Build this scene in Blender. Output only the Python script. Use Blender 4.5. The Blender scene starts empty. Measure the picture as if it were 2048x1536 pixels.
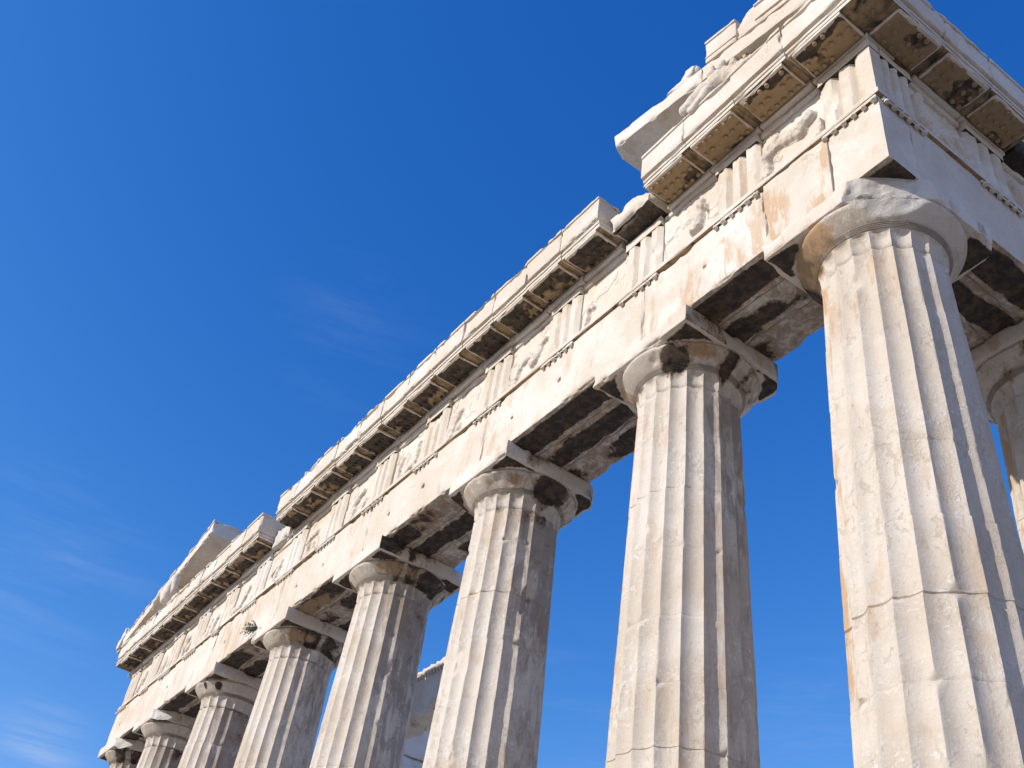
import bpy, math, random
import numpy as np
from mathutils import Euler

# ------------------------------------------------------------------ camera, light, exposure
scene = bpy.context.scene
R = math.radians
COL = scene.collection

cam_data = bpy.data.cameras.new("camera")
cam = bpy.data.objects.new("camera", cam_data)
COL.objects.link(cam)
cam.location = (5.0081, -7.7181, 0.2388)
cam.rotation_euler = Euler((2.2769, -0.1282, 0.9524), 'XYZ')
cam_data.sensor_width = 36.0
cam_data.lens = 35.235
cam_data.clip_start = 0.1
cam_data.clip_end = 5000
scene.camera = cam

SUN_EL = R(26.0)
SUN_AZ = R(9.0)            # towards -x, measured from the facade's normal (-y)
sd = (-math.sin(SUN_AZ) * math.cos(SUN_EL), -math.cos(SUN_AZ) * math.cos(SUN_EL), math.sin(SUN_EL))
sun_data = bpy.data.lights.new("sun", 'SUN')
sun_data.energy = 4.5
sun_data.angle = R(0.5)
sun_data.color = (1.0, 0.955, 0.88)
sun = bpy.data.objects.new("sun", sun_data)
COL.objects.link(sun)
sun.location = (sd[0] * 60, sd[1] * 60, sd[2] * 60)
from mathutils import Vector
sun.rotation_euler = Vector((-sd[0], -sd[1], -sd[2])).to_track_quat('-Z', 'Y').to_euler()

scene.view_settings.view_transform = 'Standard'
scene.view_settings.look = 'None'
scene.view_settings.gamma = 1.0
scene.view_settings.exposure = 0.0
scene.cycles.max_bounces = 8
scene.cycles.diffuse_bounces = 5
scene.cycles.use_denoising = True

world = bpy.data.worlds.new("World")
scene.world = world
world.use_nodes = True


def build_world():
    nt = world.node_tree
    nt.nodes.clear()
    N = nt.nodes.new
    L = nt.links.new
    out = N('ShaderNodeOutputWorld')
    bg = N('ShaderNodeBackground')
    sky = N('ShaderNodeTexSky')
    sky.sky_type = 'NISHITA'
    sky.sun_disc = False
    sky.sun_elevation = SUN_EL
    sky.sun_rotation = math.atan2(sd[0], sd[1])
    sky.altitude = 150
    sky.air_density = 1.0
    sky.dust_density = 0.35
    sky.ozone_density = 3.0
    # the camera's own colour response to the sky: one power curve per channel
    sep = N('ShaderNodeSeparateColor'); com = N('ShaderNodeCombineColor')
    L(sky.outputs['Color'], sep.inputs['Color'])
    for ch, (k, g, top) in zip(('Red', 'Green', 'Blue'), SKY_CURVE):
        m0 = N('ShaderNodeMath'); m0.operation = 'MULTIPLY'; m0.inputs[1].default_value = 0.1
        p = N('ShaderNodeMath'); p.operation = 'POWER'; p.inputs[1].default_value = g
        m1 = N('ShaderNodeMath'); m1.operation = 'MULTIPLY'; m1.inputs[1].default_value = k
        mn = N('ShaderNodeMath'); mn.operation = 'MINIMUM'; mn.inputs[1].default_value = top
        L(sep.outputs[ch], m0.inputs[0]); L(m0.outputs[0], p.inputs[0]); L(p.outputs[0], m1.inputs[0])
        L(m1.outputs[0], mn.inputs[0]); L(mn.outputs[0], com.inputs[ch])
    # thin cirrus wisps fixed in the sky
    tc = N('ShaderNodeTexCoord')
    mp = N('ShaderNodeMapping')
    mp.inputs['Scale'].default_value = (2.6, 2.6, 26.0)
    mp.inputs['Rotation'].default_value = (0.10, 0.06, 0.0)
    L(tc.outputs['Generated'], mp.inputs['Vector'])
    ns = N('ShaderNodeTexNoise')
    ns.inputs['Scale'].default_value = 1.4
    ns.inputs['Detail'].default_value = 10
    ns.inputs['Roughness'].default_value = 0.68
    ns.inputs['Distortion'].default_value = 0.25
    L(mp.outputs['Vector'], ns.inputs['Vector'])
    ramp = N('ShaderNodeMapRange')
    ramp.interpolation_type = 'SMOOTHSTEP'
    ramp.inputs['From Min'].default_value = 0.42
    ramp.inputs['From Max'].default_value = 0.78
    L(ns.outputs['Fac'], ramp.inputs['Value'])
    total = None
    for d, w, s in CLOUDS:
        dp = N('ShaderNodeVectorMath'); dp.operation = 'DISTANCE'
        dp.inputs[1].default_value = d
        L(tc.outputs['Generated'], dp.inputs[0])
        mr = N('ShaderNodeMapRange'); mr.interpolation_type = 'SMOOTHSTEP'
        mr.inputs['From Min'].default_value = 0.0
        mr.inputs['From Max'].default_value = w
        mr.inputs['To Min'].default_value = s
        mr.inputs['To Max'].default_value = 0.0
        L(dp.outputs['Value'], mr.inputs['Value'])
        if total is None:
            total = mr.outputs['Result']
        else:
            ad = N('ShaderNodeMath'); ad.operation = 'MAXIMUM'
            L(total, ad.inputs[0]); L(mr.outputs['Result'], ad.inputs[1])
            total = ad.outputs['Value']
    mul = N('ShaderNodeMath'); mul.operation = 'MULTIPLY'
    L(total, mul.inputs[0]); L(ramp.outputs['Result'], mul.inputs[1])
    mx = N('ShaderNodeMix'); mx.data_type = 'RGBA'
    L(mul.outputs['Value'], mx.inputs['Factor'])
    L(com.outputs['Color'], mx.inputs['A'])
    mx.inputs['B'].default_value = CLOUD_COL
    L(mx.outputs['Result'], bg.inputs['Color'])
    bg.inputs['Strength'].default_value = SKY_STR
    L(bg.outputs['Background'], out.inputs['Surface'])


SKY_STR = 1.0
SKY_CURVE = ((10.4, 2.24, .95), (1.90, 1.193, 0.95), (1.64, .75, 1.05))
CLOUD_COL = (.55, .66, .88, 1)
CLOUDS = [((-0.913, 0.075, 0.402), 0.13, 0.16), ((-0.728, 0.218, 0.651), 0.11, 0.07),
          ((-0.957, 0.128, 0.262), 0.065, 0.5), ((-0.746, 0.543, 0.385), 0.13, 0.10),
          ((-0.606, 0.695, 0.387), 0.12, 0.12)]
build_world()

# ------------------------------------------------------------------ numpy noise
_M = np.uint32(0xffffffff)


def _hash(ix, iy, iz, seed):
    h = (ix.astype(np.uint32) * np.uint32(374761393)) ^ (iy.astype(np.uint32) * np.uint32(668265263)) ^ (iz.astype(np.uint32) * np.uint32(2246822519)) ^ np.uint32((seed * 3266489917) & 0xffffffff)
    h = (h ^ (h >> np.uint32(15))) * np.uint32(2246822519)
    h = (h ^ (h >> np.uint32(13))) * np.uint32(3266489917)
    h = h ^ (h >> np.uint32(16))
    return h.astype(np.float64) / 4294967295.0


def vnoise(P, seed=0):
    P = np.asarray(P, float)
    I = np.floor(P).astype(np.int64)
    F = P - I
    F = F * F * F * (F * (F * 6 - 15) + 10)
    ix, iy, iz = I[:, 0], I[:, 1], I[:, 2]
    fx, fy, fz = F[:, 0], F[:, 1], F[:, 2]
    r = 0
    for dx in (0, 1):
        wx = fx if dx else 1 - fx
        for dy in (0, 1):
            wy = fy if dy else 1 - fy
            for dz in (0, 1):
                wz = fz if dz else 1 - fz
                r = r + wx * wy * wz * _hash(ix + dx, iy + dy, iz + dz, seed)
    return r


def fbm(P, seed=0, oct=4, gain=0.5):
    a, s, t = 1.0, 0.0, 0.0
    P = np.asarray(P, float)
    for o in range(oct):
        s = s + a * vnoise(P, seed + o * 17)
        t += a
        a *= gain
        P = P * 2.03 + 3.7
    return s / t


def sstep(x, a, b):
    t = np.clip((x - a) / (b - a), 0, 1)
    return t * t * (3 - 2 * t)


# ------------------------------------------------------------------ mesh assembly
class Geo:
    """Vertices, quads and per-vertex stain weights gathered for one mesh object."""

    def __init__(self):
        self.V, self.F, self.A, self.n = [], [], [], 0

    def add(self, V, F, attr=None):
        V = np.asarray(V, float)
        F = np.asarray(F, int)
        if F.shape[1] == 3:
            F = np.hstack([F, F[:, 2:3]])
        a = np.zeros((len(V), 4))
        if attr is not None:
            t = np.asarray(attr, float)
            a[..., :t.shape[-1]] = t
        self.V.append(V); self.F.append(F + self.n); self.A.append(a)
        self.n += len(V)
        return self

    def data(self):
        return np.vstack(self.V), np.vstack(self.F), np.vstack(self.A)


def flankmap(V):
    W = V.copy()
    W[:, 0] = -V[:, 1]
    W[:, 1] = -V[:, 0]
    return W


def make(name, geo, mat, parent=None, flank=False, loc=None, sharp=38, smooth=True, mat2=None, mask2=None):
    V, F, A = geo.data()
    if flank:
        V = flankmap(V)
        F = F[:, ::-1]
    if loc is not None and not flank:
        V = V - np.asarray(loc)
    me = bpy.data.meshes.new(name)
    tri = F[:, 2] == F[:, 3]
    trif = F[:, 0] == F[:, 1]
    cnt = np.where(tri | trif, 3, 4)
    flat = []
    mask = np.ones(F.shape, bool)
    mask[tri, 3] = False
    mask[trif, 0] = False
    flat = F[mask]
    start = np.concatenate([[0], np.cumsum(cnt)[:-1]])
    me.vertices.add(len(V)); me.vertices.foreach_set('co', V.astype(np.float32).ravel())
    me.loops.add(len(flat)); me.loops.foreach_set('vertex_index', flat.astype(np.int32))
    me.polygons.add(len(F)); me.polygons.foreach_set('loop_start', start.astype(np.int32))
    me.polygons.foreach_set('loop_total', cnt.astype(np.int32))
    me.update(calc_edges=True)
    me.validate()
    for i, an in enumerate(('crust', 'ochre', 'patina', 'grime')):
        at = me.attributes.new(an, 'FLOAT', 'POINT')
        at.data.foreach_set('value', A[:len(me.vertices), i].astype(np.float32))
    if smooth:
        me.polygons.foreach_set('use_smooth', np.ones(len(me.polygons), bool))
        me.set_sharp_from_angle(angle=R(sharp))
    me.materials.append(mat)
    if mat2 is not None and mask2 is not None and len(me.polygons) == len(F):
        me.materials.append(mat2)
        me.polygons.foreach_set('material_index', mask2[F].all(1).astype(np.int32))
    o = bpy.data.objects.new(name, me)
    COL.objects.link(o)
    if loc is not None and not flank:
        o.location = loc
    if parent is not None:
        o.parent = parent
    return o


def empty(name, loc=(0, 0, 0), parent=None):
    o = bpy.data.objects.new(name, None)
    o.empty_display_size = 0.5
    COL.objects.link(o)
    o.location = loc
    if parent is not None:
        o.parent = parent
    return o


def tag(o, label=None, cat=None, group=None, kind=None):
    for k, v in (('label', label), ('category', cat), ('group', group), ('kind', kind)):
        if v:
            o[k] = v
    return o


def axis_coords(a, b, res):
    n = max(1, int(round((b - a) / res)))
    u = list(np.linspace(a, b, n + 1))
    L = b - a
    for d in (0.012, 0.034):
        if d * 2.5 < L and d < res * 0.8:
            u += [a + d, b - d]
    return np.unique(np.round(u, 5))


def grid_box(lo, hi, res):
    """A box skinned with a grid on its six sides, welded at the edges."""
    ax = [axis_coords(lo[i], hi[i], res[i] if hasattr(res, '__len__') else res) for i in range(3)]
    Vs, Fs, n = [], [], 0
    for d in range(3):
        e, f = [(1, 2), (2, 0), (0, 1)][d]
        ue, uf = ax[e], ax[f]
        E_, F_ = np.meshgrid(ue, uf, indexing='ij')
        ne, nf = len(ue), len(uf)
        idx = np.arange(ne * nf).reshape(ne, nf)
        q = np.stack([idx[:-1, :-1], idx[1:, :-1], idx[1:, 1:], idx[:-1, 1:]], -1).reshape(-1, 4)
        for side in (0, 1):
            P = np.zeros((ne * nf, 3))
            P[:, e] = E_.ravel(); P[:, f] = F_.ravel()
            P[:, d] = hi[d] if side else lo[d]
            Vs.append(P); Fs.append((q if side else q[:, ::-1]) + n); n += len(P)
    V = np.vstack(Vs); F = np.vstack(Fs)
    key = np.round(V / 1e-4).astype(np.int64)
    _, first, inv = np.unique(key, axis=0, return_index=True, return_inverse=True)
    return V[first], inv.ravel()[F]


def stone(lo, hi, res=0.06, chip=0.03, w=0.07, thr=0.45, rough=0.003, seed=0, rnd=0.005):
    """A dressed block with worn, chipped arrises and a slightly uneven face."""
    lo = np.asarray(lo, float); hi = np.asarray(hi, float)
    V, F = grid_box(lo, hi, res)
    prox = np.minimum(V - lo, hi - V)
    ss = np.sort(prox, axis=1)
    e = ss[:, 1]
    c = (lo + hi) / 2
    n1 = vnoise(V * 2.3, seed) * .6 + vnoise(V * 7.1, seed + 5) * .4
    m = chip * np.clip((n1 - thr) / (1 - thr), 0, 1) * 1.6 * np.exp(-(e / w) ** 2) + rnd * np.exp(-(e / .018) ** 2)
    wt = np.exp(-(prox / w) ** 2)
    D = -np.sign(V - c) * wt
    rn = (fbm(V * 4.0, seed + 31, 4) - .5) * 2 * rough
    nrm = (prox < 1e-6) * np.sign(V - c)
    nl = np.linalg.norm(nrm, axis=1, keepdims=True); nl[nl == 0] = 1
    W = V + D * m[:, None] + nrm / nl * rn[:, None]
    return W, F, V


def cut(V, p, n, amp=0.04, freq=5.0, seed=0):
    """Break a corner off: whatever lies beyond the plane falls back to a rough fracture."""
    n = np.asarray(n, float); n = n / np.linalg.norm(n)
    s = (V - np.asarray(p, float)) @ n
    k = (fbm(V * freq, seed, 4) - .5) * 2 * amp
    over = s - k
    hit = over > 0
    W = V.copy()
    W[hit] -= over[hit, None] * n
    return W, hit


def fracture(V, p, n, seed=0):
    """An angular break: a fan of tilted flat facets meeting in sharp ridges."""
    rr = np.random.RandomState(seed)
    n = np.asarray(n, float); n = n / np.linalg.norm(n)
    any_ = np.zeros(len(V), bool)
    t1 = np.cross(n, (0, 0, 1)); t1 /= np.linalg.norm(t1)
    t2 = np.cross(n, t1)
    for k in range(9):
        a, b = rr.uniform(-.8, .8), rr.uniform(-.35, .35)
        q = np.asarray(p, float) + t1 * a + t2 * b - n * (.10 - .19 * (abs(a) / .8) ** 1.5) * rr.uniform(.5, 1)
        m = n + t1 * (a * .55 + rr.uniform(-.35, .35)) + t2 * rr.uniform(-.45, .45)
        V, h = cut(V, q, m, .018, 6, seed + k)
        any_ |= h
    return V, any_


def edge_in(P, lo, hi, ax):
    """Distance of points from the border of a rectangle, in the two axes given."""
    d = None
    for i in ax:
        q = np.minimum(P[:, i] - lo[i], hi[i] - P[:, i])
        d = q if d is None else np.minimum(d, q)
    return d


def blotch(P, seed, scale=1.0, cover=.5, soft=.12, oct=3):
    return sstep(fbm(P * scale, seed, oct), 1 - cover - soft, 1 - cover + soft)


# ------------------------------------------------------------------ materials
def marble(name, cream=(0.60, 0.52, 0.42), pale=(0.70, 0.655, 0.585), white=(0.80, 0.78, 0.74), ochre_amt=0.25, lacy=0.5, grime=0.22, bump=0.5, grain_amt=.42, peel_amt=.25):
    m = bpy.data.materials.new(name)
    m.use_nodes = True
    nt = m.node_tree
    N = nt.nodes.new
    L = nt.links.new
    b = nt.nodes['Principled BSDF']
    b.inputs['Roughness'].default_value = 0.78
    b.inputs['Specular IOR Level'].default_value = 0.25
    geo = N('ShaderNodeNewGeometry')
    pos = geo.outputs['Position']

    def noise(scale, detail=5, rough=.55, dist=0.0, vec=None, off=None, stretch=None):
        v = vec or pos
        if stretch or off:
            mp = N('ShaderNodeMapping')
            mp.inputs['Scale'].default_value = stretch or (1, 1, 1)
            mp.inputs['Location'].default_value = off or (0, 0, 0)
            L(v, mp.inputs['Vector']); v = mp.outputs['Vector']
        n = N('ShaderNodeTexNoise')
        n.inputs['Scale'].default_value = scale
        n.inputs['Detail'].default_value = detail
        n.inputs['Roughness'].default_value = rough
        n.inputs['Distortion'].default_value = dist
        L(v, n.inputs['Vector'])
        return n.outputs['Fac']

    def rng(v, a, b_, c=0.0, d=1.0):
        mr = N('ShaderNodeMapRange'); mr.interpolation_type = 'SMOOTHSTEP'
        for k, x in (('From Min', a), ('From Max', b_), ('To Min', c), ('To Max', d)):
            mr.inputs[k].default_value = x
        L(v, mr.inputs['Value'])
        return mr.outputs['Result']

    def math_(op, a, c):
        n = N('ShaderNodeMath'); n.operation = op
        for i, x in enumerate((a, c)):
            if isinstance(x, (int, float)):
                n.inputs[i].default_value = x
            else:
                L(x, n.inputs[i])
        return n.outputs['Value']

    def mix(f, a, c, mode='MIX'):
        n = N('ShaderNodeMix'); n.data_type = 'RGBA'; n.blend_type = mode
        for k, x in (('Factor', f), ('A', a), ('B', c)):
            if isinstance(x, (int, float)):
                n.inputs[k].default_value = x
            elif isinstance(x, tuple):
                n.inputs[k].default_value = x + (1,) if len(x) == 3 else x
            else:
                L(x, n.inputs[k])
        return n.outputs['Result']

    def attr(a):
        n = N('ShaderNodeAttribute'); n.attribute_name = a
        return n.outputs['Fac']

    crust, ochre, patina, dirt_shade = attr('crust'), attr('ochre'), attr('patina'), attr('grime')
    col = mix(rng(noise(0.85, 5, .6, .4), .36, .64), cream, pale)
    # bleached lace-like salt weathering
    lace = math_('MULTIPLY', rng(noise(11, 7, .68, 1.2), .5, .62), rng(noise(1.3, 3, .5, 0, off=(7, 3, 1)), .42, .62))
    col = mix(math_('MULTIPLY', lace, lacy), col, white)
    grain = math_('ADD', math_('MULTIPLY', noise(30, 7, .78, .3, off=(1, 2, 3)), .65), math_('MULTIPLY', noise(8, 6, .7, .5, off=(5, 5, 5), stretch=(1, 1, 1.7)), .35))
    col = mix(rng(grain, .46, .36, 0, grain_amt), col, (.42, .345, .27))
    col = mix(rng(grain, .55, .64, 0, grain_amt * .9), col, white)
    # blotches of faint grey grime
    g = math_('MULTIPLY', rng(noise(2.1, 6, .62, .3, off=(2, 9, 4)), .52, .72), grime)
    col = mix(g, col, (.40, .37, .35))
    # bedding veins of the stone
    vn = noise(1.6, 4, .5, .9, off=(4, 4, 9), stretch=(.9, .9, 2.6))
    oi = N('ShaderNodeObjectInfo')
    col = mix(rng(oi.outputs['Random'], 0, 1, 0, .30), col, (.56, .47, .36))
    va = math_('ABSOLUTE', math_('SUBTRACT', vn, .5), 0.0)
    vein = rng(va, .0, .014, .22, 0.0)
    col = mix(vein, col, (.42, .35, .30))
    # peeling skin: ragged thin losses with a darker, rougher bed
    pl = math_('ADD', math_('MULTIPLY', noise(6.5, 8, .74, .8, off=(3, 7, 2), stretch=(1.3, 1.3, .75)), .8), math_('MULTIPLY', noise(1.1, 3, .5, 0, off=(6, 6, 1)), .35))
    peel = math_('MULTIPLY', rng(pl, .655, .675), peel_amt)
    col = mix(peel, col, mix(noise(17, 5, .7), (.47, .37, .265), (.58, .50, .40)))
    # hairline cracks
    wv = N('ShaderNodeVectorMath'); wv.operation = 'ADD'
    nz3 = N('ShaderNodeTexNoise'); nz3.inputs['Scale'].default_value = 3.0; nz3.inputs['Detail'].default_value = 5
    L(pos, nz3.inputs['Vector'])
    wm = N('ShaderNodeVectorMath'); wm.operation = 'SCALE'; wm.inputs['Scale'].default_value = .35
    L(nz3.outputs['Color'], wm.inputs[0]); L(pos, wv.inputs[0]); L(wm.outputs[0], wv.inputs[1])
    ve = N('ShaderNodeTexVoronoi'); ve.feature = 'DISTANCE_TO_EDGE'; ve.inputs['Scale'].default_value = 1.15
    L(wv.outputs[0], ve.inputs['Vector'])
    crk = math_('MULTIPLY', rng(ve.outputs['Distance'], .001, .008, 1, 0), rng(noise(.8, 3, .5, 0, off=(2, 6, 1)), .57, .66))
    col = mix(math_('MULTIPLY', crk, .42), col, (.22, .17, .13))
    # warm iron patina running down the faces
    st = noise(2.6, 6, .62, .5, off=(1, 5, 2), stretch=(1.5, 1.5, .42))
    st2 = math_('ADD', math_('MULTIPLY', st, .7), math_('MULTIPLY', noise(13, 6, .7, .4, off=(8, 2, 5), stretch=(1.6, 1.6, .3)), .3))
    pf = math_('MULTIPLY', rng(math_('ADD', st2, math_('MULTIPLY', patina, .15)), .575, .66), math_('ADD', math_('MULTIPLY', patina, .75), ochre_amt))
    pcol = mix(noise(5, 4), (.54, .35, .19), (.42, .235, .10))
    col = mix(math_('MINIMUM', pf, .85), col, pcol)
    # brown-grey film in streaks; on the beam soffits it also paints in shade
    ds = math_('ADD', noise(3.4, 7, .66, .6, off=(5, 1, 3), stretch=(1.8, 1.8, .55)), math_('MULTIPLY', dirt_shade, .28))
    dm = math_('MULTIPLY', rng(ds, .56, .74), rng(dirt_shade, .02, .6, 0, .66))
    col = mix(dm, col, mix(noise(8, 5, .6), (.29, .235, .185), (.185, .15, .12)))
    # pits and pecks
    vo = N('ShaderNodeTexVoronoi'); vo.inputs['Scale'].default_value = 15; vo.inputs['Randomness'].default_value = 1
    L(pos, vo.inputs['Vector'])
    pit = math_('MULTIPLY', rng(vo.outputs['Distance'], .06, .12, 1, 0), rng(noise(.9, 3, .5, 0, off=(9, 1, 6)), .55, .65))
    col = mix(math_('MULTIPLY', pit, .5), col, (.24, .19, .15))
    # black crust with brown rims, kept where the weights put it
    nn = math_('ADD', math_('MULTIPLY', math_('SUBTRACT', noise(3.2, 6, .6, .5, off=(3, 8, 5)), .5), 1.3), math_('MULTIPLY', math_('SUBTRACT', noise(19, 5, .6), .5), .55))
    cv = math_('ADD', crust, nn)
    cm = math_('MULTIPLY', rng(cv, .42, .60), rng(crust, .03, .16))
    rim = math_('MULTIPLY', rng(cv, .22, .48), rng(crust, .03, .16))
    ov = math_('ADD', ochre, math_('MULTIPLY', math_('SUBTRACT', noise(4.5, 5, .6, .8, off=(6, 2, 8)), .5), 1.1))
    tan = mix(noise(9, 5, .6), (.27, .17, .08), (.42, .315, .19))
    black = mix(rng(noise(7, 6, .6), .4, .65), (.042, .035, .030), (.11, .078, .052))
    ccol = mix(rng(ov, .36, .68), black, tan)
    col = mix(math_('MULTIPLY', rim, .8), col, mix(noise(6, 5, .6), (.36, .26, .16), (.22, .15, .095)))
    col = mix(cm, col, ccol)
    L(col, b.inputs['Base Color'])
    # relief
    h = math_('ADD', math_('MULTIPLY', noise(34, 9, .78), .75), math_('MULTIPLY', noise(9, 6, .6), .28))
    h = math_('SUBTRACT', h, math_('MULTIPLY', pit, .5))
    h = math_('SUBTRACT', math_('ADD', h, math_('MULTIPLY', lace, .25)), math_('ADD', math_('MULTIPLY', crk, .35), math_('MULTIPLY', peel, .35)))
    bp = N('ShaderNodeBump')
    bp.inputs['Strength'].default_value = bump
    bp.inputs['Distance'].default_value = 0.02
    L(h, bp.inputs['Height'])
    L(bp.outputs['Normal'], b.inputs['Normal'])
    return m


M_WALL = marble("weathered_marble", ochre_amt=.12)
M_SHAFT = marble("column_marble", cream=(0.52, 0.447, 0.36), pale=(0.63, 0.575, 0.50), white=(.75, .73, .69), ochre_amt=.10, lacy=.75, grime=.26, bump=.65, grain_amt=.7, peel_amt=.75)
M_CARVE = marble("carved_marble", cream=(0.60, 0.52, 0.425), pale=(0.70, 0.655, 0.585), ochre_amt=.06, grime=.16, bump=.6)
M_BROKEN = marble("fractured_marble", cream=(0.55, 0.51, 0.455), pale=(0.70, 0.68, 0.65), ochre_amt=.06, grime=.35, bump=1.0)


def simple(name, fn):
    m = bpy.data.materials.new(name); m.use_nodes = True
    fn(m.node_tree, m.node_tree.nodes['Principled BSDF'])
    return m


def ground_nodes(nt, b):
    N, L = nt.nodes.new, nt.links.new
    g = N('ShaderNodeNewGeometry')
    n = N('ShaderNodeTexNoise'); n.inputs['Scale'].default_value = .6; n.inputs['Detail'].default_value = 9
    L(g.outputs['Position'], n.inputs['Vector'])
    r = N('ShaderNodeValToRGB')
    r.color_ramp.elements[0].position = .35; r.color_ramp.elements[0].color = (.20, .165, .125, 1)
    r.color_ramp.elements[1].position = .68; r.color_ramp.elements[1].color = (.36, .31, .25, 1)
    L(n.outputs['Fac'], r.inputs['Fac']); L(r.outputs['Color'], b.inputs['Base Color'])
    n2 = N('ShaderNodeTexNoise'); n2.inputs['Scale'].default_value = 4; n2.inputs['Detail'].default_value = 10
    L(g.outputs['Position'], n2.inputs['Vector'])
    bp = N('ShaderNodeBump'); bp.inputs['Distance'].default_value = .08
    L(n2.outputs['Fac'], bp.inputs['Height']); L(bp.outputs['Normal'], b.inputs['Normal'])
    b.inputs['Roughness'].default_value = .9


M_GROUND = simple("limestone_ground", ground_nodes)


def leaf_nodes(nt, b):
    N, L = nt.nodes.new, nt.links.new
    g = N('ShaderNodeNewGeometry')
    n = N('ShaderNodeTexNoise'); n.inputs['Scale'].default_value = 12
    L(g.outputs['Position'], n.inputs['Vector'])
    r = N('ShaderNodeValToRGB')
    r.color_ramp.elements[0].color = (.07, .10, .05, 1); r.color_ramp.elements[1].color = (.17, .20, .10, 1)
    L(n.outputs['Fac'], r.inputs['Fac']); L(r.outputs['Color'], b.inputs['Base Color'])
    b.inputs['Roughness'].default_value = .7


M_LEAF = simple("grey_green_leaf", leaf_nodes)

# ------------------------------------------------------------------ dimensions (metres; z = 0 on the platform)
CX = [0.0, -3.457, -7.805, -12.153, -16.501, -20.849, -25.197, -28.654]
FA = 0.95                      # outer face of the entablature from the column axes
ZA, ZT, ZF = 10.43, 11.785, 13.04
TW = 0.868
TC = [0.516, -1.49, -3.58, -5.67, -7.79, -9.97, -12.16, -14.37, -16.56, -18.74, -20.87, -22.98, -25.08, -27.02, -29.17]
FTC = [0.516, -1.50, -3.60, -5.75]      # the same rhythm along the flank, in the flank's own run
rng_ = random.Random(11)

temple = empty("temple")
tag(temple, "ruined white marble temple with fluted columns carrying a broken cornice", "temple")

# ------------------------------------------------------------------ ground and platform
def ground():
    n = 90
    u = np.linspace(-1, 1, n)
    u = np.sign(u) * np.abs(u) ** 3 * 1500
    X, Y = np.meshgrid(u, u, indexing='ij')
    V = np.stack([X.ravel() - 10, Y.ravel() + 10, np.zeros(n * n)], 1)
    d = np.maximum(np.maximum(np.abs(V[:, 0] + 14) - 22, np.abs(V[:, 1] - 20) - 28), 0)
    V[:, 2] = -1.62 + (fbm(V * .35, 3, 4) - .5) * .28 - np.clip(d - 20, 0, 1e9) * .03
    idx = np.arange(n * n).reshape(n, n)
    q = np.stack([idx[:-1, :-1], idx[1:, :-1], idx[1:, 1:], idx[:-1, 1:]], -1).reshape(-1, 4)
    o = make("ground", Geo().add(V, q), M_GROUND, sharp=80)
    o['kind'] = 'structure'


ground()
for i, (e, z0, z1) in enumerate(((1.02, -.515, 0), (1.74, -1.03, -.519), (2.46, -1.72, -1.034))):
    g = Geo()
    V, F, _ = stone((-28.654 - e, -e, z0), (e, 34, z1), (.5, .5, .2), chip=.03, w=.05, seed=i, rough=.004)
    g.add(V, F)
    make("platform_step", g, M_WALL, temple)

# ------------------------------------------------------------------ columns
FT = np.array([0, .035, .10, .20, .35, .5, .65, .80, .90, .965])


def ring_angles(sub):
    t = FT if sub == 10 else np.array([0, .06, .2, .4, .6, .8, .94][:sub])
    a, tt = [], []
    for k in range(20):
        a += list((k - .5 + t) * 18.0); tt += list(t)
    return np.radians(a), np.array(tt)


def shell(Pts, nz, na):
    idx = np.arange(nz * na).reshape(nz, na)
    j = (np.arange(na) + 1) % na
    return np.stack([idx[:-1, :], idx[:-1, j], idx[1:, j], idx[1:, :]], -1).reshape(-1, 4)


def col_radius(z):
    t = np.clip(z / 9.56, 0, 1)
    return .9388 + (.738 - .9388) * t + .014 * np.sin(np.pi * t)


def angdist(a, b):
    return np.abs((np.degrees(a) - b + 180) % 360 - 180)


BRK = ((.70, -.70, 10.30), (1, -1, -.50))


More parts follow.
